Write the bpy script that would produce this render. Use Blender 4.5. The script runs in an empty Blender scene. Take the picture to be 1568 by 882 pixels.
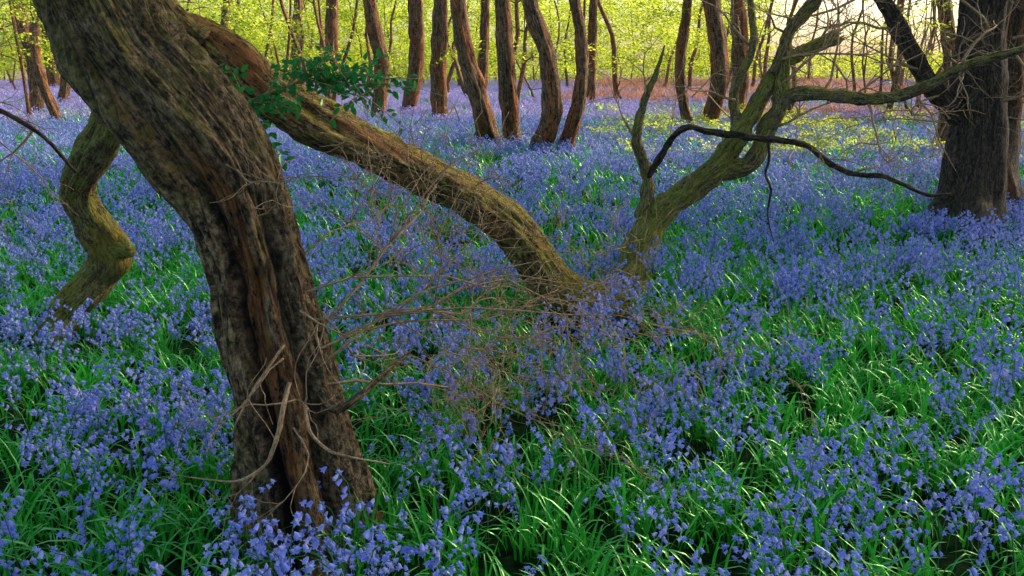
import bpy, math, random
import numpy as np
from mathutils import Vector, noise, Matrix
random.seed(7); np.random.seed(7)
R=math.radians
scene=bpy.context.scene
scene.view_settings.view_transform='Standard'
scene.view_settings.look='None'
scene.view_settings.exposure=0

# ------------------------------------------------------------ helpers
class MB:
    def __init__(s): s.v=[];s.f=[];s.m=[];s.bc=[];s.tint=[]
    def add(s,vs,fs,mi=0,bc=None,tint=None):
        o=len(s.v); s.v.extend(vs)
        s.f.extend([tuple(i+o for i in f) for f in fs]); s.m.extend([mi]*len(fs))
        s.bc.extend(bc if bc is not None else vs)
        s.tint.extend(tint if tint is not None else [(0,0,0)]*len(vs))
    def mesh(s,name,mats,smooth=True,attrs=True):
        me=bpy.data.meshes.new(name)
        me.from_pydata([tuple(v) for v in s.v],[],s.f)
        for m in mats: me.materials.append(m)
        me.polygons.foreach_set('material_index',s.m)
        if smooth: me.polygons.foreach_set('use_smooth',[True]*len(s.f))
        if attrs:
            a=me.attributes.new('barkco','FLOAT_VECTOR','POINT'); a.data.foreach_set('vector',np.array(s.bc,dtype=np.float32).ravel())
            a=me.attributes.new('tint','FLOAT_VECTOR','POINT'); a.data.foreach_set('vector',np.array(s.tint,dtype=np.float32).ravel())
        me.update(); return me
    def obj(s,name,mats,smooth=True):
        ob=bpy.data.objects.new(name,s.mesh(name,mats,smooth)); scene.collection.objects.link(ob); return ob

def resample(path,step):
    P=[np.array(p,float) for p in path]
    P=[2*P[0]-P[1]]+P+[2*P[-1]-P[-2]]
    out=[]
    for i in range(1,len(P)-2):
        a,b,c,d=P[i-1:i+3]; n=max(1,int(np.linalg.norm(c[:3]-b[:3])/step))
        for k in range(n):
            t=k/n
            out.append(.5*((2*b)+(c-a)*t+(2*a-5*b+4*c-d)*t*t+(3*b-a-3*c+d)*t**3))
    out.append(P[-2]); return out

def frames(pts):
    n=len(pts); X=[]
    prev=None
    for i in range(n):
        a=Vector(pts[min(i+1,n-1)][:3])-Vector(pts[max(i-1,0)][:3]); a.normalize()
        if prev is None:
            ref=Vector((1,0,0)) if abs(a.x)<.9 else Vector((0,0,1))
            e=(ref-a*ref.dot(a)).normalized()
        else: e=(prev-a*prev.dot(a)).normalized()
        prev=e; X.append((a,e,a.cross(e)))
    return X

def tube(B,path,nseg=12,step=.05,rough=.12,fn=None,mi=0,lump=.1,moss=0.0,seed=None,freq=1.0,jag=False):
    pts=resample(path,step); fr=frames(pts); seed=random.random()*50 if seed is None else seed
    vs=[];bc=[];ti=[];L=0
    n=len(pts)
    for i,p in enumerate(pts):
        if i: L+=float(np.linalg.norm(pts[i][:3]-pts[i-1][:3]))
        a,e,g=fr[i]; r=max(p[3],.0008); c=Vector(p[:3])
        for k in range(nseg):
            th=2*math.pi*k/nseg; ct,st=math.cos(th),math.sin(th)
            d=0
            if lump>0: d=noise.noise(Vector((ct*1.3+seed,st*1.3,L/max(r,.02)*.35)))*lump*2
            if rough>0:
                q2=Vector((ct*4*freq+seed,st*4*freq,L/max(r,.03)*.5*freq))
                d+=noise.fractal(q2,.8,2.1,4)*rough
            rr=r*(1+d); t=(0,moss,0)
            if fn:
                dr,t=fn(th,c,L,r,i/(n-1)); rr+=dr
            v=c+e*(ct*rr)+g*(st*rr)
            if jag and (i>=n-1): v=v+a*(random.random()*r*1.6)
            vs.append(v[:]); bc.append((ct*r+seed,st*r,L)); ti.append(t)
    fs=[]
    for i in range(n-1):
        for k in range(nseg):
            k2=(k+1)%nseg
            fs.append((i*nseg+k,i*nseg+k2,(i+1)*nseg+k2,(i+1)*nseg+k))
    for i,s_ in ((0,-1),(n-1,1)):
        c=pts[i][:3]; vs.append(tuple(c)); bc.append((seed,0,0)); ti.append((1.0 if jag else 0,0,0)); ci=len(vs)-1
        for k in range(nseg):
            k2=(k+1)%nseg
            fs.append((i*nseg+k,i*nseg+k2,ci) if s_>0 else (i*nseg+k2,i*nseg+k,ci))
    B.add(vs,fs,mi,bc,ti)

def twig(B,p,d,L,r,depth=2,kink=.35,sides=5,nch=4,droop=0.0,mi=0,flat=None):
    n=7; pts=[(p[0],p[1],p[2],r)]; c=Vector(p); d=Vector(d).normalized(); dirs=[d]
    for i in range(n):
        d=(d+Vector((random.gauss(0,kink),random.gauss(0,kink),random.gauss(0,kink)))*.6+Vector((0,0,-droop))).normalized()
        c=c+d*(L/n); pts.append((c.x,c.y,c.z,max(.0012,r*(1-.8*(i+1)/n)))); dirs.append(d.copy())
    tube(B,pts,sides,L/n*.6,0,mi=mi,lump=.12)
    if depth>0:
        for j in range(nch):
            i=random.randint(1,n-1); q=Vector(pts[i][:3])
            sd=Vector((random.gauss(0,1),random.gauss(0,1),random.gauss(0,.7))).normalized()
            nd=(dirs[i]*.8+sd*.8).normalized()
            twig(B,q,nd,L*random.uniform(.35,.65),r*.6*(1-.5*i/n),depth-1,kink,4 if sides>4 else sides,nch,droop,mi)

# ------------------------------------------------------------ materials
def newmat(name):
    m=bpy.data.materials.new(name); m.use_nodes=True; nt=m.node_tree
    for n in list(nt.nodes): nt.nodes.remove(n)
    return m,nt,nt.nodes,nt.links
def ramp(N,stops,interp='LINEAR'):
    r=N.new('ShaderNodeValToRGB'); cr=r.color_ramp; cr.interpolation=interp
    while len(cr.elements)<len(stops): cr.elements.new(.5)
    for e,(p,c) in zip(cr.elements,stops): e.position=p; e.color=(*c,1)
    return r
def mix(N,Lk,f,a,b,bt='MIX'):
    m=N.new('ShaderNodeMix'); m.data_type='RGBA'; m.blend_type=bt
    for sck,val in ((m.inputs[0],f),(m.inputs[6],a),(m.inputs[7],b)):
        if hasattr(val,'links'): Lk.new(val,sck)
        elif isinstance(val,(int,float)): sck.default_value=val
        else: sck.default_value=(*val,1)
    return m.outputs[2]
def math_(N,Lk,op,a,b=0.0,clamp=False):
    m=N.new('ShaderNodeMath'); m.operation=op; m.use_clamp=clamp
    for i,val in enumerate((a,b)):
        if hasattr(val,'links'): Lk.new(val,m.inputs[i])
        else: m.inputs[i].default_value=val
    return m.outputs[0]

def bark(name,dark,mid,light,mosscol=(.10,.13,.015),mossamt=.35,heart_suncol=(.32,.11,.03),scale=1.0,bump=.6,updir=.5):
    m,nt,N,Lk=newmat(name)
    out=N.new('ShaderNodeOutputMaterial'); b=N.new('ShaderNodeBsdfPrincipled'); Lk.new(b.outputs[0],out.inputs[0])
    at=N.new('ShaderNodeAttribute'); at.attribute_name='barkco'
    mp=N.new('ShaderNodeMapping'); mp.inputs['Scale'].default_value=(scale,scale,scale*.16); Lk.new(at.outputs['Vector'],mp.inputs[0])
    n1=N.new('ShaderNodeTexNoise'); n1.inputs['Scale'].default_value=75; n1.inputs['Detail'].default_value=8; n1.inputs['Roughness'].default_value=.72; n1.inputs['Distortion'].default_value=.5; Lk.new(mp.outputs[0],n1.inputs[0])
    mp2=N.new('ShaderNodeMapping'); mp2.inputs['Scale'].default_value=(scale,scale,scale*.6); Lk.new(at.outputs['Vector'],mp2.inputs[0])
    n4=N.new('ShaderNodeTexNoise'); n4.inputs['Scale'].default_value=85; n4.inputs['Detail'].default_value=6; n4.inputs['Roughness'].default_value=.75; Lk.new(mp2.outputs[0],n4.inputs[0])
    h=math_(N,Lk,'ADD',math_(N,Lk,'MULTIPLY',n1.outputs[0],.55),math_(N,Lk,'MULTIPLY',n4.outputs[0],.45))
    rp=ramp(N,[(.43,dark),(.50,mid),(.575,light)]); Lk.new(h,rp.inputs[0])
    n2=N.new('ShaderNodeTexNoise'); n2.inputs['Scale'].default_value=6; n2.inputs['Detail'].default_value=6; Lk.new(at.outputs['Vector'],n2.inputs[0])
    col=mix(N,Lk,math_(N,Lk,'MULTIPLY',math_(N,Lk,'SUBTRACT',n2.outputs[0],.48),1.4,True),rp.outputs[0],tuple(c*.4 for c in mid))
    sep=N.new('ShaderNodeSeparateXYZ'); ta=N.new('ShaderNodeAttribute'); ta.attribute_name='tint'; Lk.new(ta.outputs['Vector'],sep.inputs[0])
    geo=N.new('ShaderNodeNewGeometry'); sg=N.new('ShaderNodeSeparateXYZ'); Lk.new(geo.outputs['Normal'],sg.inputs[0])
    n3=N.new('ShaderNodeTexNoise'); n3.inputs['Scale'].default_value=11; n3.inputs['Detail'].default_value=7; n3.inputs['Roughness'].default_value=.75; Lk.new(at.outputs['Vector'],n3.inputs[0])
    mf=math_(N,Lk,'ADD',math_(N,Lk,'MULTIPLY',sg.outputs[2],updir),sep.outputs[1])
    mf=math_(N,Lk,'ADD',mf,math_(N,Lk,'MULTIPLY',math_(N,Lk,'SUBTRACT',n3.outputs[0],.5),3.2))
    mf=math_(N,Lk,'MULTIPLY',math_(N,Lk,'ADD',mf,mossamt-.5),1.6,True)
    mc=mix(N,Lk,math_(N,Lk,'MULTIPLY',math_(N,Lk,'SUBTRACT',h,.42),6.0,True),tuple(c*.18 for c in mosscol),mosscol)
    col=mix(N,Lk,math_(N,Lk,'MULTIPLY',mf,.85),col,mc)
    hf=math_(N,Lk,'MULTIPLY',sep.outputs[0],math_(N,Lk,'MULTIPLY',math_(N,Lk,'SUBTRACT',h,.43),9.0,True),True)
    col=mix(N,Lk,hf,col,mix(N,Lk,math_(N,Lk,'MULTIPLY',math_(N,Lk,'SUBTRACT',n3.outputs[0],.3),2.4,True),tuple(c*.2 for c in heart_suncol),tuple(c*1.5 for c in heart_suncol)))
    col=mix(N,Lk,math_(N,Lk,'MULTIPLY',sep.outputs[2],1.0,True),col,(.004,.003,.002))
    Lk.new(col,b.inputs['Base Color']); b.inputs['Roughness'].default_value=.7; b.inputs['Specular IOR Level'].default_value=.35
    bm=N.new('ShaderNodeBump'); bm.inputs['Strength'].default_value=bump; bm.inputs['Distance'].default_value=.07/scale; Lk.new(h,bm.inputs['Height']); Lk.new(bm.outputs[0],b.inputs['Normal'])
    return m

def leafmat(name,c1,c2,trans,tf=.5,gloss=0.0,rough=.4,c3=None):
    m,nt,N,Lk=newmat(name)
    out=N.new('ShaderNodeOutputMaterial'); b=N.new('ShaderNodeBsdfDiffuse'); t=N.new('ShaderNodeBsdfTranslucent'); mx=N.new('ShaderNodeMixShader')
    geo=N.new('ShaderNodeNewGeometry'); f=geo.outputs['Random Per Island']
    if c3:
        rp=ramp(N,[(0,c1),(.8,c2),(.96,c2),(1,c3)]); Lk.new(f,rp.inputs[0]); col=rp.outputs[0]
    else: col=mix(N,Lk,f,c1,c2)
    Lk.new(col,b.inputs['Color'])
    tc=mix(N,Lk,f,trans,tuple(min(1,a*.6) for a in trans)); Lk.new(tc,t.inputs[0])
    mx.inputs[0].default_value=tf; Lk.new(b.outputs[0],mx.inputs[1]); Lk.new(t.outputs[0],mx.inputs[2]); last=mx.outputs[0]
    if gloss:
        g=N.new('ShaderNodeBsdfGlossy'); g.inputs['Roughness'].default_value=rough; g.inputs[0].default_value=(.5,.95,.5,1)
        m2=N.new('ShaderNodeMixShader'); fz=N.new('ShaderNodeFresnel'); fz.inputs[0].default_value=1.4
        Lk.new(math_(N,Lk,'MULTIPLY',fz.outputs[0],gloss),m2.inputs[0]); Lk.new(last,m2.inputs[1]); Lk.new(g.outputs[0],m2.inputs[2]); last=m2.outputs[0]
    Lk.new(last,out.inputs[0])
    return m

M_big=bark('bark_old',(.012,.008,.004),(.22,.14,.062),(.66,.47,.24),mossamt=.26,mosscol=(.32,.29,.04),bump=1,scale=.85,heart_suncol=(.50,.19,.04))
M_log=bark('bark_log',(.014,.009,.004),(.28,.175,.065),(.72,.52,.22),mossamt=.48,mosscol=(.58,.55,.05),bump=1,scale=.9,heart_suncol=(.50,.19,.05))
M_moss=bark('bark_mossy',(.012,.009,.005),(.22,.16,.075),(.48,.39,.21),mossamt=.65,mosscol=(.48,.50,.05),bump=1,scale=1.2)
M_dark=bark('bark_dark',(.008,.006,.004),(.06,.04,.026),(.18,.125,.08),mossamt=.25,mosscol=(.11,.12,.02),bump=.8,scale=.6)
M_far=bark('bark_forest',(.012,.009,.006),(.18,.10,.05),(.45,.27,.14),mossamt=.25,mosscol=(.20,.21,.03),bump=.7,scale=.4,heart_suncol=(.6,.20,.06))  # orange sunlight on far trunks painted into the bark; no heartwood here
M_twig=bark('twig_bark',(.14,.08,.04),(.40,.25,.12),(.66,.46,.26),mossamt=.1,bump=.2,scale=3)
M_leafg=leafmat('bluebell_leaf',(.010,.27,.028),(.09,.62,.055),(.08,.78,.06),.42,.30,.35)
M_stem=leafmat('bluebell_stem',(.05,.2,.05),(.10,.16,.10),(.1,.3,.06),.15)
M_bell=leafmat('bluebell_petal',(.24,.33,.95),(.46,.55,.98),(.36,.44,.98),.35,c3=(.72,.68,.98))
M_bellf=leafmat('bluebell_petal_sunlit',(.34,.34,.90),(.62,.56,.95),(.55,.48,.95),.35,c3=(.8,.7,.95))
M_brack=leafmat('dead_bracken',(.42,.24,.17),(.72,.46,.38),(.75,.4,.25),.4)
M_can=leafmat('beech_leaf',(.09,.20,.01),(.18,.28,.015),(.82,1.0,.10),.68)
M_blocker=leafmat('sun_blocker_leaf',(.03,.08,.01),(.05,.10,.012),(.08,.16,.015),.2)  # leaves of the added out-of-view belt that blocks the sun
M_sprig=leafmat('hornbeam_leaf',(.012,.15,.035),(.03,.26,.045),(.06,.42,.06),.4,.5,.4)

# ground
def groundmat():
    m,nt,N,Lk=newmat('woodland_soil')
    out=N.new('ShaderNodeOutputMaterial'); b=N.new('ShaderNodeBsdfPrincipled'); Lk.new(b.outputs[0],out.inputs[0])
    tc=N.new('ShaderNodeTexCoord')
    n1=N.new('ShaderNodeTexNoise'); n1.inputs['Scale'].default_value=14; n1.inputs['Detail'].default_value=8; Lk.new(tc.outputs['Object'],n1.inputs[0])
    rp=ramp(N,[(.35,(.006,.010,.004)),(.6,(.012,.04,.010)),(.8,(.03,.025,.012))]); Lk.new(n1.outputs[0],rp.inputs[0])
    n2=N.new('ShaderNodeTexNoise'); n2.inputs['Scale'].default_value=1.2; n2.inputs['Detail'].default_value=10; n2.inputs['Roughness'].default_value=.75; Lk.new(tc.outputs['Object'],n2.inputs[0])
    rf=ramp(N,[(.42,(.08,.13,.04)),(.56,(.42,.28,.32))]); Lk.new(n2.outputs[0],rf.inputs[0])
    sp=N.new('ShaderNodeSeparateXYZ'); Lk.new(tc.outputs['Object'],sp.inputs[0])
    f=math_(N,Lk,'MULTIPLY',math_(N,Lk,'SUBTRACT',sp.outputs[1],30.0),.05,True)
    Lk.new(mix(N,Lk,f,rp.outputs[0],rf.outputs[0]),b.inputs['Base Color']); b.inputs['Roughness'].default_value=1; b.inputs['Specular IOR Level'].default_value=.05
    bm=N.new('ShaderNodeBump'); bm.inputs['Strength'].default_value=.6; bm.inputs['Distance'].default_value=.05; Lk.new(n1.outputs[0],bm.inputs['Height']); Lk.new(bm.outputs[0],b.inputs['Normal'])
    return m
def gz(x,y):
    d=math.hypot(x,y)
    return .05*noise.noise(Vector((x*.35,y*.35,3)))+.12*noise.noise(Vector((x*.08,y*.08,9)))*min(1,d/15)
B=MB(); xs=[-400,-200,-100]+list(np.linspace(-60,60,121))+[100,200,400]; ys=[-200,-80,-30]+list(np.linspace(-15,75,121))+[110,200,450,900]
vs=[(x,y,gz(x,y)-.02) for y in ys for x in xs]; nx=len(xs)
B.add(vs,[(j*nx+i,j*nx+i+1,(j+1)*nx+i+1,(j+1)*nx+i) for j in range(len(ys)-1) for i in range(nx-1)])
B.obj('ground',[groundmat()])

# ------------------------------------------------------------ big leaning tree
def ang(a,b): return (a-b+math.pi)%(2*math.pi)-math.pi
def G(th,c,w): return math.exp(-(ang(th,R(c))/R(w))**2)
def sm(x,a,b):
    t=min(1,max(0,(x-a)/(b-a))); return t*t*(3-2*t)
def fbig(th,c,L,r,s):
    z=c.z; wob=noise.noise(Vector((0,0,z*2.3)))*.30+noise.noise(Vector((4,0,z*9)))*.05; t=th-wob
    win=sm(z,-.1,.1)*(1-sm(z,1.15,1.5)); low=1-sm(z,.1,.6)
    d=0;heart=0;blk=0
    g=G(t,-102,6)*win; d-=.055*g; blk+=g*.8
    edge=noise.noise(Vector((z*7,1,2)))*9
    g=G(t,-84+edge,13)*win; d-=.026*g
    fib=noise.noise(Vector((math.cos(th)*26,math.sin(th)*26,z*1.6)))
    heart+=g*2.0*(.65+1.2*noise.noise(Vector((math.cos(t)*4,z*4,5)))); d+=g*.022*fib
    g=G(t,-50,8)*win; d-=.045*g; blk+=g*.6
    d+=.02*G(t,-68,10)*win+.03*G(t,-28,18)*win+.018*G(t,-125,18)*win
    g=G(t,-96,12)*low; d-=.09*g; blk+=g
    d+=.04*low*math.cos(5*th+1)
    up=sm(z,1.0,1.45)
    tw=5*(th)+z*5+noise.noise(Vector((math.cos(th),math.sin(th),z*2)))*3
    d+=up*r*(.10*math.sin(tw)+.05*math.sin(tw*1.9+1))
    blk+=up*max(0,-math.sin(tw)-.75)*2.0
    q=Vector((math.cos(th)*5,math.sin(th)*5,z*3.0)); d+=.014*noise.fractal(q,.7,2.1,5)
    q=Vector((math.cos(th)*16,math.sin(th)*16,z*6)); d+=.013*noise.fractal(q,.7,2.1,3)
    moss=.25*sm(z,.9,1.6)+.3*G(th,-150,40)
    h=max(0,heart)+max(0,noise.noise(Vector((math.cos(th)*3+7,math.sin(th)*3,z*1.8)))-.2)*1.6
    return d,(min(1,h),moss,min(.95,max(0,blk)))
B=MB()
tube(B,[(-.72,2.80,-.12,.29),(-.745,2.83,0,.245),(-.79,2.88,.28,.207),(-.82,2.9,.53,.186),(-.87,2.92,.77,.176),(-.91,2.95,1.01,.166),(-.98,2.98,1.24,.176),(-1.07,3,1.39,.194),(-1.17,3.02,1.52,.188),(-1.3,3.05,1.68,.178),(-1.37,3.08,1.79,.178),(-1.42,3.1,1.9,.172),(-1.72,3.2,2.6,.16),(-2.1,3.4,3.8,.14),(-2.4,3.6,5.5,.1),(-2.5,3.7,7.5,.04)],220,.0135,.05,fbig,lump=.04,seed=3)
for k in range(7):
    a=random.random()*6.28; z0=random.uniform(3.2,6.5)
    twig(B,(-2.1,3.4,z0),(math.cos(a),math.sin(a)+.3,.6),2.2,.05,1)
tube(B,[(-.66,2.78,.58,.02),(-.60,2.70,.55,.017),(-.52,2.68,.60,.013),(-.42,2.78,.67,.009),(-.36,2.85,.70,.004)],8,.02,.1)
tube(B,[(-.74,2.66,.66,.008),(-.75,2.6,.60,.009),(-.765,2.58,.52,.008),(-.79,2.57,.45,.007),(-.82,2.58,.40,.006),(-.9,2.57,.35,.005),(-1.0,2.6,.335,.003),(-1.16,2.65,.33,.0015)],8,.02,.25,lump=.25,mi=1)
tube(B,[(-.70,2.68,.58,.007),(-.67,2.61,.51,.006),(-.62,2.59,.46,.005),(-.55,2.55,.45,.004),(-.40,2.55,.42,.002)],8,.02,.2,lump=.2,mi=1)
tube(B,[(-.76,2.7,.78,.005),(-.83,2.62,.68,.005),(-.88,2.6,.6,.004),(-.93,2.6,.5,.002)],8,.02,.2,lump=.2,mi=1)
for (st,d,L,r) in [((-.76,2.68,.74),(-.6,-.5,-.4),.4,.004),((-.72,2.66,.6),(-.7,-.3,-.1),.35,.004),((-.85,2.6,.37),(-.6,-.2,-.5),.3,.003),((-.72,2.66,.6),(.7,-.4,.2),.4,.004),((-.84,2.78,1.2),(.3,-.5,.2),.35,.004),((-.9,2.8,1.35),(.6,-.4,-.3),.4,.004),((-.74,2.66,.5),(.8,-.3,-.4),.4,.004),((-.7,2.7,.9),(.8,-.3,-.2),.5,.004)]:
    twig(B,st,d,L,r,1,mi=1)
B.obj('leaning_tree',[M_big,M_twig])

# ------------------------------------------------------------ leaning limb
def flog(th,c,L,r,s):
    d=.010*noise.fractal(Vector((math.cos(th)*7,math.sin(th)*7,L*6)),.8,2.1,4)
    tw=3*th+L*4; d+=r*.05*math.sin(tw)
    kn=0
    for (l0,a0,hh) in ((.35,-100,.03),(1.25,-60,.02),(2.1,-120,.025)):
        kn+=hh*math.exp(-((L-l0)/.07)**2)*G(th,a0,28)
    h=max(0,noise.noise(Vector((math.cos(th)*2,math.sin(th)*2,L*2.2)))-.02)*2.6+ (1-sm(s,0,.05))
    return d+kn,(min(1,h)*(1-.7*sm(s,.8,.95)),.1+.3*sm(s,.3,.8)+.7*sm(s,.82,.97),0)
B=MB()
tube(B,[(-1.47,3.97,1.86,.05),(-1.42,4.03,1.80,.095),(-1.33,4.12,1.71,.122),(-1.22,4.25,1.57,.12),(-1.04,4.4,1.42,.122),(-.78,4.6,1.25,.113),(-.49,4.8,1.08,.110),(-.25,5,.92,.113),(-.02,5.2,.71,.124),(.13,5.33,.49,.130),(.29,5.42,.26,.135),(.46,5.46,.17,.128),(.68,5.48,.12,.10)],64,.02,.12,flog,lump=.1,seed=11,jag=True)
tube(B,[(-1.40,4.0,1.80,.06),(-1.47,3.93,1.88,.05),(-1.50,3.9,1.93,.045)],14,.015,.4,lump=.2,jag=True)
tube(B,[(-1.30,4.1,1.68,.05),(-1.44,4.0,1.70,.04),(-1.50,3.95,1.72,.03)],14,.015,.4,lump=.2,jag=True)
for st in ((-.9,4.4,1.42),(-.2,4.95,1.0),(.1,5.25,.62),(.5,5.4,.2),(-.5,4.7,1.1)):
    twig(B,st,(random.uniform(-.5,.8),-.5,.5),.35,.005,1,mi=1)
B.obj('fallen_branch_log',[M_log,M_twig])

# ------------------------------------------------------------ crooked small tree
B=MB()
tube(B,[(-2.90,5.1,-.1,.12),(-2.90,5.15,0,.11),(-2.84,5.25,.15,.102),(-2.68,5.35,.35,.108),(-2.55,5.3,.52,.125),(-2.60,5.2,.75,.105),(-2.61,5.1,.95,.096),(-2.45,5,1.15,.102),(-2.28,4.9,1.35,.095),(-2.23,4.88,1.6,.088),(-2.3,4.9,2.1,.08),(-2.5,5,3.2,.06),(-2.6,5,4.8,.03)],40,.025,.2,lambda th,c,L,r,s:(0.03*math.exp(-((c.z-.52)/.07)**2)*G(th,-10,45),(.35*math.exp(-((c.z-.6)/.12)**2),.25+.5*math.exp(-((c.z-.55)/.1)**2),0)),lump=.13,seed=21)
tube(B,[(-2.50,5.25,.55,.07),(-2.42,5.2,.56,.055),(-2.36,5.17,.54,.035)],16,.02,.3,lump=.2,moss=.9)
B.obj('crooked_tree',[M_moss,M_twig])

# ------------------------------------------------------------ forked tree (mid right)
B=MB()
tube(B,[(.86,6.15,-.1,.15),(.90,6.2,0,.125),(.98,6.45,.26,.115),(1.11,6.55,.49,.105),(1.35,6.6,.7,.095),(1.59,6.6,.9,.086),(1.71,6.6,1.1,.076),(1.87,6.65,1.37,.066),(2.06,6.7,1.66,.056),(2.27,6.75,1.78,.045),(2.47,6.8,1.86,.05)],36,.03,.24,lambda th,c,L,r,s:(0,(0,.25+.6*(1-sm(c.z,.2,.7)),0)),lump=.2,seed=31,jag=True)
tube(B,[(1.04,6.6,.50,.06),(1.05,6.6,.83,.042),(.94,6.5,1.11,.034),(.98,6.5,1.38,.028),(1.06,6.5,1.59,.018),(1.12,6.5,1.8,.006)],16,.03,.25,lump=.25,moss=.1)
tube(B,[(1.5,6.6,.82,.06),(1.66,6.6,.88,.07),(1.84,6.6,.93,.065),(1.95,6.6,1.18,.065),(2.03,6.6,1.39,.058),(2.07,6.7,1.85,.044),(2.24,6.8,2.04,.035),(2.34,6.8,2.23,.03),(2.5,6.9,3.2,.015),(2.5,7,4.2,.006)],24,.03,.24,lump=.2,moss=.1)
tube(B,[(2.03,6.6,1.37,.055),(2.12,6.56,1.44,.055),(2.31,6.5,1.45,.049),(2.61,6.4,1.42,.042),(2.85,6.2,1.48,.037),(3.15,6.1,1.66,.032),(3.47,6,1.77,.027),(4.0,5.9,2.0,.018),(4.6,5.8,2.2,.006)],20,.03,.2,lump=.2)
tube(B,[(1.05,6.58,.83,.028),(1.24,6.4,1.19,.023),(1.45,6.3,1.19,.023),(1.72,6.2,1.16,.023),(2.06,6.1,1.12,.020),(2.2,6.05,1.02,.020),(2.37,6,.93,.018),(2.56,5.9,.92,.016),(2.72,5.9,.86,.014),(2.89,5.9,.79,.012),(3.05,5.9,.8,.005)],14,.03,.25,lump=.25,mi=2)
tube(B,[(1.84,6.2,1.15,.012),(1.86,6.2,1.0,.010),(1.84,6.2,.9,.009),(1.89,6.2,.78,.009),(1.88,6.2,.6,.007),(1.94,6.2,.39,.003)],8,.03,.2,lump=.3,mi=2)
tube(B,[(1.75,6.64,1.15,.05),(1.7,6.7,1.45,.035),(1.82,6.7,1.8,.03),(1.8,6.8,2.3,.02),(1.9,6.8,3.2,.008)],14,.03,.15,lump=.15)
tube(B,[(1.95,6.6,1.6,.03),(2.1,6.6,2.0,.022),(2.4,6.6,2.3,.015),(2.9,6.5,2.6,.006)],12,.03,.15,lump=.15)
for (st,d,L,r) in [((1.0,6.5,1.4),(-.3,0,.6),.5,.01),((.95,6.5,1.1),(-.6,-.2,.3),.5,.01),((2.0,6.6,1.5),(.6,-.2,.7),.8,.014),((2.3,6.75,1.8),(.6,0,.6),.7,.012),((2.6,6.4,1.42),(.4,-.3,-.6),.7,.011),((2.85,6.2,1.48),(.5,0,-.7),.7,.01),((3.1,6.1,1.6),(.4,.2,.8),.9,.013),((2.3,6.5,1.45),(.5,0,.8),.9,.013),((1.8,6.7,1.8),(-.5,0,.5),.7,.012),((1.7,6.65,1.4),(-.6,-.2,.4),.6,.012),((2.06,6.1,1.12),(.5,-.2,-.3),.5,.008),((2.4,6,.93),(.6,-.2,.2),.5,.008),((1.35,6.6,.7),(-.1,-.3,.5),.4,.008),((3.4,6,1.75),(.4,-.1,-.6),.8,.01),((2.0,6.6,1.2),(.8,-.1,.1),.7,.012),((2.0,6.6,1.7),(.7,-.2,.4),.9,.012),((2.05,6.7,1.9),(-.5,-.2,.3),.7,.01),((2.5,6.45,1.43),(.5,-.2,.5),.8,.01)]:
    twig(B,st,d,L,r,2,mi=1,nch=4)
B.obj('forked_tree',[M_moss,M_twig,M_dark])

# ------------------------------------------------------------ right dark tree(s)
B=MB()
def fr_(th,c,L,r,s): return r*.08*math.sin(6*th+L*1.2)*(1-s*.5)+(1-sm(c.z,0,.5))*.05*math.cos(4*th+.6),(min(1,max(0,noise.noise(Vector((c.x+math.cos(th),c.y+math.sin(th),L*.7)))*2.5)),.1,0)  # first tint channel: random patches standing in for orange sun on far bark
tube(B,[(4.72,8.75,-.15,.46),(4.74,8.8,.02,.40),(4.82,8.9,.32,.325),(4.83,8.95,.99,.272),(4.77,9,1.64,.24),(4.8,9.1,2.28,.225),(4.85,9.2,4,.2),(4.8,9.3,7,.13),(4.9,9.4,10,.05)],56,.05,.08,lambda *a:(fr_(*a)[0],(0,.1,0)),lump=.08,seed=41)
tube(B,[(4.75,9,1.0,.1),(4.6,8.95,1.15,.11),(4.37,8.9,1.32,.1),(4.01,8.8,1.71,.085),(3.77,8.8,2.08,.077),(3.58,8.8,2.38,.07),(3.2,8.7,3.2,.04),(3,8.6,4.2,.015)],20,.05,.12,lump=.12)
for (st,d,L,r) in [((4.7,8.8,1.7),(-.9,-.4,.1),1.6,.022),((4.7,8.8,2.0),(-.8,-.4,.3),1.5,.02),((4.1,8.8,1.6),(-.7,-.3,.0),1.2,.016),((4.3,8.8,1.35),(-.6,-.4,-.3),1.1,.014),((4.9,8.7,1.9),(.7,-.5,.0),1.5,.02),((4.9,8.7,1.3),(.7,-.5,.3),1.3,.016),((3.8,8.8,2.0),(-.6,-.2,-.2),1.3,.016),((3.6,8.8,2.3),(-.8,-.2,-.3),1.5,.018),((4.6,8.8,2.4),(-.7,-.3,-.3),1.8,.018)]:
    twig(B,st,d,L,r,2,nch=5,mi=1)
B.obj('beech_tree',[M_dark,M_twig])
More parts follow.
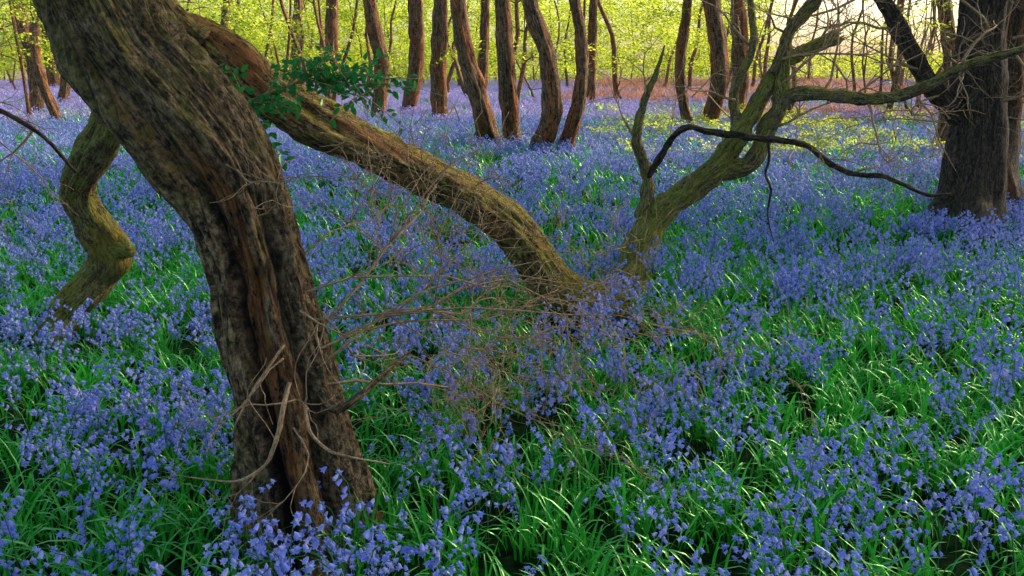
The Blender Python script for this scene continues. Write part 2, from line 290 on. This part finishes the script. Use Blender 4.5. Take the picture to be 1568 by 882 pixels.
def simpletree(path,name='beech_tree',mat=None,top=9,nseg=22,limbs=5):
    B=MB(); p=[list(q) for q in path]; a=p[-2];b=p[-1]
    dx=(b[0]-a[0])/max(.3,(b[2]-a[2])); dy=(b[1]-a[1])/max(.3,(b[2]-a[2]))
    dx=max(-.25,min(.25,dx))*.6; dy=max(-.2,min(.2,dy))*.3
    z=b[2]
    while z<top:
        z+=1.8; p.append([p[-1][0]+dx*1.8+random.gauss(0,.12),p[-1][1]+dy*1.8+random.gauss(0,.12),z,max(.02,b[3]*(1-(z-b[2])/(top+1-b[2])))])
    base=p[0]; q0=[base[0],base[1],base[2]-.2,base[3]*1.15]
    q1=[base[0]+(p[1][0]-base[0])*.1,base[1]+(p[1][1]-base[1])*.1,.25,base[3]*.85] if p[1][2]>.6 else None
    path2=[q0,base]+([q1] if q1 else [])+p[1:]
    tube(B,path2,nseg,.12,.12,fr_,lump=.12)
    for k in range(limbs):
        i=random.randint(len(p)-3,len(p)-1); q=p[i]; an=random.random()*6.28
        twig(B,q[:3],(math.cos(an),math.sin(an),.7),random.uniform(1.5,3),q[3]*.5+.01,1,nch=3)
    B.obj(name,[mat or M_far])
simpletree([(5.84,9.9,0,.17),(5.95,10.3,.4,.14),(6.2,10.8,.95,.13),(6.2,11,2.4,.12)],mat=M_dark)
simpletree([(-.47,17.0,0,.25),(-.56,16,.85,.18),(-.84,15.8,1.88,.15),(-.96,15.8,2.71,.14)],'hornbeam_tree')
simpletree([(.01,16.2,0,.20),(-.1,15.3,1.49,.15),(-.16,15.3,2.68,.13)],'hornbeam_tree')
simpletree([(.52,15.5,0,.22),(.69,14.9,.85,.165),(.57,14.9,1.82,.14),(.3,14.9,2.65,.13)],'hornbeam_tree')
simpletree([(.96,15.5,0,.155),(1.13,14.9,.96,.115),(1.18,14.9,1.82,.10),(1.04,14.9,2.65,.09)],'hornbeam_tree')
for a,b in [((-1.94,23.6,0,.25),(-1.79,22.5,3.11,.18)),((-3.78,24.6,0,.23),(-3.82,24,3.23,.18)),((-3.15,26.3,0,.25),(-2.76,25.5,3.3,.2)),((-8.24,39.9,0,.34),(-7.6,38,4.07,.24)),((4.86,21.4,0,.22),(4.58,20.5,2.98,.18)),((4.33,21.4,0,.14),(4.0,20.5,2.98,.1)),((6.48,24.9,0,.26),(6.0,23.8,3.17,.18)),((8.02,16.1,0,.15),(7.55,15.7,2.69,.11)),((2.88,31.7,0,.2),(2.8,30.8,3.62,.14)),((-.97,26.3,0,.17),(-.76,25.5,3.3,.12)),((-25.1,48,0,.36),(-25,48,4,.3)),((-26,48,0,.25),(-26.2,48,4,.2)),((-11.8,48,0,.32),(-11.5,48,4,.25)),((-14.2,26,0,.22),(-14.4,26,3.5,.17)),((-12.9,27.5,0,.16),(-12.7,27,3.5,.12)),((-11.5,22,0,.14),(-11.7,22,3.2,.10)),((-15.5,30,0,.2),(-15.3,30,3.5,.16)),((-9.3,29,0,.15),(-9.2,29,3.5,.12))]:
    mid=tuple((a[i]+b[i])/2+(random.gauss(0,.14) if i<2 else 0) for i in range(4))
    simpletree([a,mid,b],'beech_tree')
B=MB()
for k in range(210):
    y=random.uniform(22,72); x=random.uniform(-.70*y-3,.70*y+3)
    if y<30 and -5<x<9 and random.random()<.8: continue
    if 8<x<.4*y and random.random()<.35: continue
    r=random.uniform(.03,.11); pts=[(x,y,-.2,r*1.4)]; cx,cy=x,y; lx=random.gauss(0,.18)
    for z in (.6,1.6,2.6,3.6,5,7,9):
        cx+=lx+random.gauss(0,.15); cy+=random.gauss(0,.06); pts.append((cx,cy,z,r*(1-z*.08)))
    tube(B,pts,8,.5,.1,fr_,lump=.08)
    for j in range(random.randint(1,3)):
        q=pts[random.randint(1,5)]; an=random.random()*6.28
        twig(B,q[:3],(math.cos(an),math.sin(an),.6),random.uniform(1,2.5),r*.3,1,nch=3,sides=4)
B.obj('distant_tree_trunks',[M_far])

# ------------------------------------------------------------ twigs in the foreground
B=MB()
for (st,d,L,r) in [((-.72,2.85,.92),(.8,.5,.35),1.25,.006),((-.70,2.85,.82),(.9,.6,-.05),1.3,.006),((-.68,2.82,.72),(.9,.5,-.25),1.2,.006),((-.68,2.8,.66),(.8,.6,.2),1.1,.006),((-.66,2.8,.6),(.95,.4,-.2),1.0,.006),((-.60,2.9,.75),(.7,.6,.45),1.3,.006),((-.66,2.85,.85),(.6,.2,-.55),.8,.005),((-.72,2.9,1.05),(.7,.3,.4),.8,.005),((-.68,2.85,.78),(.9,.7,.05),1.5,.007),((-.3,3.2,.75),(.8,.5,-.3),1.1,.005),((-.2,3.2,.6),(.9,.4,-.15),1.1,.005),((-.5,2.95,.8),(.9,.5,-.1),1.3,.005),((-.1,3.3,.7),(.8,.4,.05),1.0,.005),((-.4,3.0,.65),(.9,.3,-.1),1.1,.005)]:
    twig(B,st,d,L,r,3,nch=4,kink=.42,droop=.02,sides=4)
B.obj('dead_twigs',[M_twig])
B=MB()
for k in range(30):
    x=random.uniform(2.6,7.5); y=random.uniform(9.5,15)
    twig(B,(x,y,random.uniform(.1,1.6)),(random.gauss(-.3,.6),random.gauss(0,.4),random.uniform(.1,1)),random.uniform(1.2,2.2),.012,2,nch=4,kink=.4,sides=4)
B.obj('bare_thicket',[M_twig])
B=MB()
tube(B,[(-2.9,3.9,1.75,.012),(-2.45,4,1.52,.012),(-2.19,4,1.37,.010),(-2.12,4.15,1.17,.008)],8,.03,.1,mi=1)
for (st,d,L,r) in [((-2.9,3.9,1.75),(.9,0,-.5),.9,.01),((-2.6,4,1.6),(.6,.1,-.6),.6,.007),((-2.9,3.8,1.5),(.8,.1,-.3),.8,.008),((-2.9,3.9,1.3),(.7,.1,.2),.6,.006),((-2.2,4,1.4),(-.5,.1,-.6),.6,.006)]:
    twig(B,st,d,L,r,2,nch=4)
B.obj('bare_branch',[M_twig,M_dark])

# ------------------------------------------------------------ leaves
def leaf(B,p,d,n,L,W,mi=0,full=False):
    d=Vector(d).normalized(); n=Vector(n); n=(n-d*n.dot(d)).normalized(); s=d.cross(n); p=Vector(p)
    if full:
        prof=[(.0,.02),(.2,.75),(.45,1),(.7,.75),(.9,.3),(1,.0)]
        vs=[];fs=[]
        for t,w in prof:
            c=p+d*(L*t)-n*(.12*L*t*t)
            vs+= [(c-s*(w*W/2)+n*(w*W*.12))[:],c[:],(c+s*(w*W/2)+n*(w*W*.12))[:]]
        for i in range(len(prof)-1):
            a=i*3; fs+=[(a,a+1,a+4,a+3),(a+1,a+2,a+5,a+4)]
        B.add(vs,fs,mi)
    else:
        c=p+d*L*.5
        vs=[p[:],(c+s*W/2+n*W*.12)[:],(p+d*L)[:],(c-s*W/2+n*W*.12)[:]]
        B.add(vs,[(0,1,2),(0,2,3)],mi)
B=MB()
def sprig(st,pts_,r=.006):
    tube(B,[(*q,r*(1-i/len(pts_)*.8)) for i,q in enumerate(pts_)],6,.03,.1,mi=1)
    P=resample([(*q,0) for q in pts_],.018); n=len(P)
    for i in range(2,n):
        for k in range(2):
            if random.random()<.9:
                a=Vector(P[i][:3]); dd=Vector(P[min(n-1,i+1)][:3])-Vector(P[i-1][:3]); dd.normalize()
                sd=dd.cross(Vector((random.gauss(0,.3),random.gauss(0,.3)-.6,.8))).normalized()*(1 if k else -1)
                L=random.uniform(.026,.046)
                leaf(B,a+sd*.005+Vector((random.gauss(0,.012),random.gauss(0,.012),random.gauss(0,.012))),dd*.5+sd+Vector((0,0,random.gauss(-.1,.35))),(random.gauss(0,.5),-.6+random.gauss(0,.5),.8),L,L*.55,0,True)
main=[(-1.24,3.55,1.33),(-1.16,3.5,1.44),(-1.05,3.45,1.53),(-.93,3.4,1.58),(-.80,3.4,1.62),(-.66,3.42,1.61),(-.52,3.45,1.59)]
sprig(0,main)
for k in range(44):
    i=random.randint(0,5); a=Vector(main[i]); b=Vector(main[i+1]); p0=a.lerp(b,random.random())
    d=Vector((random.uniform(-.5,1.2),random.uniform(-.5,.4),random.uniform(-.35,.6))).normalized()
    L=random.uniform(.1,.28); p1=p0+d*L*.5+Vector((0,0,.01)); p2=p0+d*L+Vector((.01,0,-.015))
    sprig(0,[p0[:],p1[:],p2[:]],.003)
B.obj('leafy_branch',[M_sprig,M_twig])

# ------------------------------------------------------------ instancing
def scatter(name,meshes,pts,rots,scl,idx,realize=False):
    col=bpy.data.collections.new(name+'_parts')
    for i,me in enumerate(meshes):
        o=bpy.data.objects.new('%s_part_%02d'%(name,i),me); col.objects.link(o)
    me=bpy.data.meshes.new(name); me.from_pydata([tuple(p) for p in pts],[],[])
    a=me.attributes.new('rot','FLOAT_VECTOR','POINT'); a.data.foreach_set('vector',np.array(rots,dtype=np.float32).ravel())
    a=me.attributes.new('scl','FLOAT','POINT'); a.data.foreach_set('value',np.array(scl,dtype=np.float32))
    a=me.attributes.new('idx','INT','POINT'); a.data.foreach_set('value',np.array(idx,dtype=np.int32))
    ob=bpy.data.objects.new(name,me); scene.collection.objects.link(ob)
    g=bpy.data.node_groups.new(name+'_gn','GeometryNodeTree')
    g.interface.new_socket('Geometry',in_out='INPUT',socket_type='NodeSocketGeometry'); g.interface.new_socket('Geometry',in_out='OUTPUT',socket_type='NodeSocketGeometry')
    N=g.nodes;Lk=g.links
    gi=N.new('NodeGroupInput');go=N.new('NodeGroupOutput');ip=N.new('GeometryNodeInstanceOnPoints');ci=N.new('GeometryNodeCollectionInfo')
    ci.inputs['Collection'].default_value=col; ci.inputs['Separate Children'].default_value=True; ci.inputs['Reset Children'].default_value=True
    def na(t,nm):
        n=N.new('GeometryNodeInputNamedAttribute'); n.data_type=t; n.inputs['Name'].default_value=nm; return n.outputs['Attribute']
    Lk.new(gi.outputs[0],ip.inputs['Points']); Lk.new(ci.outputs[0],ip.inputs['Instance']); ip.inputs['Pick Instance'].default_value=True
    Lk.new(na('INT','idx'),ip.inputs['Instance Index'])
    er=N.new('FunctionNodeEulerToRotation'); Lk.new(na('FLOAT_VECTOR','rot'),er.inputs[0]); Lk.new(er.outputs[0],ip.inputs['Rotation'])
    Lk.new(na('FLOAT','scl'),ip.inputs['Scale'])
    if realize:
        rl=N.new('GeometryNodeRealizeInstances'); Lk.new(ip.outputs[0],rl.inputs[0]); Lk.new(rl.outputs[0],go.inputs[0])
    else: Lk.new(ip.outputs[0],go.inputs[0])
    md=ob.modifiers.new('instances','NODES'); md.node_group=g
    return ob

def blade(B,p,an,L,W,lean,mi=0,seg=6):
    dx,dy=math.cos(an),math.sin(an); vs=[];fs=[]; pos=Vector(p); el=R(85)
    tw=random.gauss(0,.35); 
    for i in range(seg+1):
        t=i/seg; w=W*(.75+.5*t if t<.4 else .95*(1-((t-.4)/.6)**2.2)+.02)
        e=el-lean*t**1.3
        sx,sy=-math.sin(an+tw*t),math.cos(an+tw*t)
        vs+=[(pos.x-sx*w/2,pos.y-sy*w/2,pos.z+w*.22),(pos.x,pos.y,pos.z),(pos.x+sx*w/2,pos.y+sy*w/2,pos.z+w*.22)]
        pos=pos+Vector((dx*math.cos(e),dy*math.cos(e),math.sin(e)))*(L/seg)
    for i in range(seg):
        a=i*3; fs+=[(a,a+1,a+4,a+3),(a+1,a+2,a+5,a+4)]
    B.add(vs,fs,mi)
def leafclump(nb,spread,seg=5,W=(.008,.014)):
    B=MB()
    for k in range(nb):
        an=random.random()*6.28; rr=spread*math.sqrt(random.random()); a2=random.random()*6.28
        blade(B,(rr*math.cos(a2),rr*math.sin(a2),-.02),an,random.uniform(.14,.34),random.uniform(*W),R(random.choice([60,90,110,130,150])+random.gauss(0,12)),0,seg)
    return B.mesh('leafclump',[M_leafg],attrs=False)
def bell(B,p,d,s,lod):
    d=Vector(d).normalized(); ref=Vector((0,0,1)) if abs(d.z)<.9 else Vector((1,0,0))
    e=d.cross(ref).normalized(); g=d.cross(e); p=Vector(p); vs=[];fs=[]
    if lod==0:
        n=5; prof=[(0,.0015),(.3,.0048),(.85,.0055)]
        for t,r in prof:
            for k in range(n):
                th=k/n*6.283; vs.append((p+d*(t*.018*s)+(e*math.cos(th)+g*math.sin(th))*(r*s))[:])
        for i in range(len(prof)-1):
            for k in range(n): fs.append((i*n+k,i*n+(k+1)%n,(i+1)*n+(k+1)%n,(i+1)*n+k))
        o=(len(prof)-1)*n
        for k in range(n):
            th=(k+.5)/n*6.283; vs.append((p+d*(.9*.018*s)+(e*math.cos(th)+g*math.sin(th))*(.0125*s))[:]); fs.append((o+k,o+(k+1)%n,len(vs)-1))
    else:
        n=4; vs.append(p[:])
        for k in range(n):
            th=k/n*6.283; vs.append((p+d*(.02*s)+(e*math.cos(th)+g*math.sin(th))*(.009*s))[:])
        for k in range(n): fs.append((0,1+k,1+(k+1)%n))
    B.add(vs,fs,1)
def stalk(B,x,y,lod,H=None):
    H=H or random.uniform(.24,.42); an=random.random()*6.28; dx,dy=math.cos(an),math.sin(an); lean=random.uniform(.05,.25)
    def P(t):
        o=lean*H*t*t + (.05*max(0,t-.75)/.25)
        return Vector((x+dx*o,y+dy*o,H*(t if t<.85 else .85+(t-.85)*.5)-.02))
    if lod<2: tube(B,[(*P(t),.0024*(1-.5*t)) for t in (0,.3,.6,.8,.92,1)],3,.2,0,lump=0)
    nb=random.randint(7,12) if not lod else 8
    for i in range(nb):
        t=.60+.40*i/(nb-1); p=P(t); a=an+random.gauss(0,1.1); out=Vector((math.cos(a),math.sin(a),0))
        q=p+out*random.uniform(.006,.020)+Vector((0,0,.002)); s=random.uniform(.75,1.1)*(1.25 if not lod else 1.4)
        bell(B,q,out*random.uniform(.4,1.0)+Vector((0,0,-.7 if t>.7 else -.4)),s,lod)
def flowergroup(n,spread,lod):
    B=MB()
    for k in range(n):
        a=random.random()*6.28; r=spread*math.sqrt(random.random()); stalk(B,r*math.cos(a),r*math.sin(a),lod)
    return B.mesh('flowergroup',[M_stem,M_bell],attrs=False)
LC=[leafclump(16,.09) for _ in range(10)]
FG=[flowergroup(random.choice([1,2,2,3,4]),.07,0) for _ in range(12)]
LCm=[leafclump(20,.22,3,(.012,.02)) for _ in range(6)]
FGm=[flowergroup(7,.2,1) for _ in range(8)]
def farpatch():
    B=MB()
    for k in range(45):
        a=random.random()*6.28; r=.6*math.sqrt(random.random()); stalk(B,r*math.cos(a),r*math.sin(a),2)
    for k in range(50):
        a=random.random()*6.28; r=.65*math.sqrt(random.random()); blade(B,(r*math.cos(a),r*math.sin(a),-.02),random.random()*6.28,random.uniform(.2,.34),.025,R(random.uniform(40,130)),2,2)
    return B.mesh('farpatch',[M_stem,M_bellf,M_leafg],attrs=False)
FP=[farpatch() for _ in range(5)]
def brackpatch():
    B=MB()
    for k in range(130):
        a=random.random()*6.28; r=.7*math.sqrt(random.random()); blade(B,(r*math.cos(a),r*math.sin(a),-.02),random.random()*6.28,random.uniform(.25,.6),.035,R(random.uniform(30,130)),0,3)
    return B.mesh('brackenpatch',[M_brack],attrs=False)
BP=[brackpatch() for _ in range(4)]
def inwedge(y0,y1,dens,mask=None,extra=1.2):
    out=[]
    n=int(dens*((.62*(y1*y1-y0*y0))+2*extra*(y1-y0)))
    for _ in range(n):
        while True:
            y=random.uniform(y0,y1)
            if random.random()<(.62*y+extra)/(.62*y1+extra): break
        x=random.uniform(-1,1)*(.62*y+extra)
        if mask and not mask(x,y): continue
        out.append((x,y))
    return out
def fmask(x,y):
    v=noise.noise(Vector((x*.9,y*.9,0)))*.5+noise.noise(Vector((x*3.1,y*3.1,4)))*.6
    thr=.04-.022*min(y,12)
    return random.random()<sm(v,thr-.26,thr+.30)+.09
def clear(x,y):
    if (x+.745)**2+(y-2.85)**2<.2**2: return False
    for cx,cy,r in ((.55,5.2,.33),(.25,5.15,.25),(.9,5.95,.27),(-2.88,4.95,.22),(4.6,8.2,.3),(-.75,2.5,.18)):
        if (x-cx)**2+(y-cy)**2<r*r: return random.random()<.2
    return True
def rz(n,tilt=.12): return [(random.gauss(0,tilt),random.gauss(0,tilt),random.random()*6.28) for _ in range(n)]
def do(name,meshes,xy,smin,smax,tilt=.12,realize=False):
    xy=[q for q in xy if clear(*q)]
    n=len(xy); scatter(name,meshes,[(x,y,gz(x,y)-.02) for x,y in xy],rz(n,tilt),[random.uniform(smin,smax) for _ in range(n)],[random.randrange(len(meshes)) for _ in range(n)],realize)
    print(name,n)
do('grass_leaves',LC,inwedge(1.5,7.5,52),.7,1.15,.12,True)
do('bluebell_flowers',FG,inwedge(1.5,7.5,48,fmask),.75,1.15,.1,True)
do('grass_leaves',LCm,inwedge(7.5,22,11),.8,1.15,.12,True)
do('bluebell_flowers',FGm,inwedge(7.5,22,14,fmask),.85,1.1,.08,True)
do('bluebell_flowers',FP,inwedge(22,62,1.2,None,3),.9,1.25,.04)
bm_=lambda x,y: x>.06*y and noise.noise(Vector((x*.2,y*.12,7)))+ (x/y)*.5>.02
do('dead_bracken',BP,inwedge(24,60,.9,bm_,3),.9,1.3,.05)

# ------------------------------------------------------------ foliage sprays
def spray(n,size,lf):
    B=MB()
    for j in range(7):
        a=random.random()*6.28; l=size*random.uniform(.5,1); z=random.uniform(-.15,.15)*size
        for k in range(n//7):
            t=random.random()**.7; x=math.cos(a)*l*t+random.gauss(0,.07*size); y=math.sin(a)*l*t+random.gauss(0,.07*size); zz=z*t+random.gauss(0,.05*size)-.1*t*t*size
            a2=a+random.gauss(0,1.0)
            leaf(B,(x,y,zz),(math.cos(a2),math.sin(a2),random.gauss(-.15,.35)),(random.gauss(0,.5),random.gauss(0,.5),1),lf*random.uniform(.7,1.3),lf*.6)
    return B
SP=[spray(84,.8,.09).mesh('spray',[M_can],attrs=False) for _ in range(6)]
SC=[spray(56,.8,.17).mesh('sprayc',[M_blocker],attrs=False) for _ in range(5)]
pts=[];sc_=[]
def cl(x,y,z): return noise.noise(Vector((x*.22,y*.12,z*.55)))+.4*noise.noise(Vector((x*.7,y*.4,z*1.6+5)))
def addfol(y0,y1,n,z0,z1,thr,s0,s1,cond=None):
    k=0
    while k<n:
        y=random.uniform(y0,y1); x=random.uniform(-1,1)*(.66*y+5); z=random.uniform(z0,z1 or 2.2+.066*y); k+=1
        if cl(x,y,z)<thr: continue
        if cond and not cond(x,y,z): continue
        pts.append((x,y,z)); sc_.append(random.uniform(s0,s1))
gap=lambda x,y,z: not(.28*y<x<.52*y and z>1.9 and random.random()<.94)
addfol(20,40,1500,1.6,None,.10,.7,1.2,gap)
addfol(44,62,3000,.9,None,-.15,1.2,1.9,gap)
addfol(62,85,3000,.2,None,-.4,1.8,2.8,gap)
addfol(9,20,380,2.0,3.6,.10,.5,.9,lambda x,y,z: x<-.26*y or x>.35*y)
n=len(pts); scatter('distant_foliage',SP,pts,[(random.gauss(0,.25),random.gauss(0,.25),random.random()*6.28) for _ in range(n)],sc_,[random.randrange(6) for _ in range(n)],True)
pts=[]
for k in range(700):
    y=random.uniform(14,26); x=random.uniform(.1*y,.62*y)
    if noise.noise(Vector((x*.4,y*.4,0)))<0: continue
    pts.append((x,y,random.uniform(.15,.45)))
n=len(pts); scatter('bramble_undergrowth',SP,pts,[(random.gauss(0,.3),random.gauss(0,.3),random.random()*6.28) for _ in range(n)],[random.uniform(.3,.6) for _ in pts],[random.randrange(6) for _ in range(n)],True)
# unseen leaf belt, added to block the sun from the clearing
pts=[];sc_=[]
for k in range(130):
    y=random.uniform(3,18); x=random.uniform(0,23); z=random.uniform(6.5,10.5)
    pts.append((x,y,z)); sc_.append(random.uniform(2.6,4.2))
n=len(pts); scatter('sun_blocker_canopy',SC,pts,[(random.gauss(0,.3),random.gauss(0,.3),random.random()*6.28) for _ in range(n)],sc_,[random.randrange(5) for _ in range(n)],True)

# ------------------------------------------------------------ light
SE,SA=32,58
w=bpy.data.worlds.new('World'); scene.world=w; w.use_nodes=True; N=w.node_tree.nodes; Lk=w.node_tree.links
bg=N['Background']; sk=N.new('ShaderNodeTexSky'); sk.sky_type='NISHITA'; sk.sun_disc=False; sk.sun_elevation=R(SE); sk.sun_rotation=R(SA); sk.dust_density=3; Lk.new(sk.outputs[0],bg.inputs[0]); bg.inputs[1].default_value=.27
sl=bpy.data.lights.new('sun','SUN'); sl.energy=5; sl.angle=R(7); sl.color=(1,.73,.46)
so=bpy.data.objects.new('sun',sl); scene.collection.objects.link(so)
dv=Vector((math.sin(R(SA))*math.cos(R(SE)),math.cos(R(SA))*math.cos(R(SE)),math.sin(R(SE))))
so.rotation_euler=dv.to_track_quat('Z','Y').to_euler(); so.location=(5,20,20)
cam=bpy.data.cameras.new('camera'); cam.lens=29.985; cam.sensor_width=36; cam.clip_end=2000; cam.clip_start=.05
co=bpy.data.objects.new('camera',cam); co.location=(0,0,1.7); co.rotation_euler=(R(75),0,0); scene.collection.objects.link(co); scene.camera=co
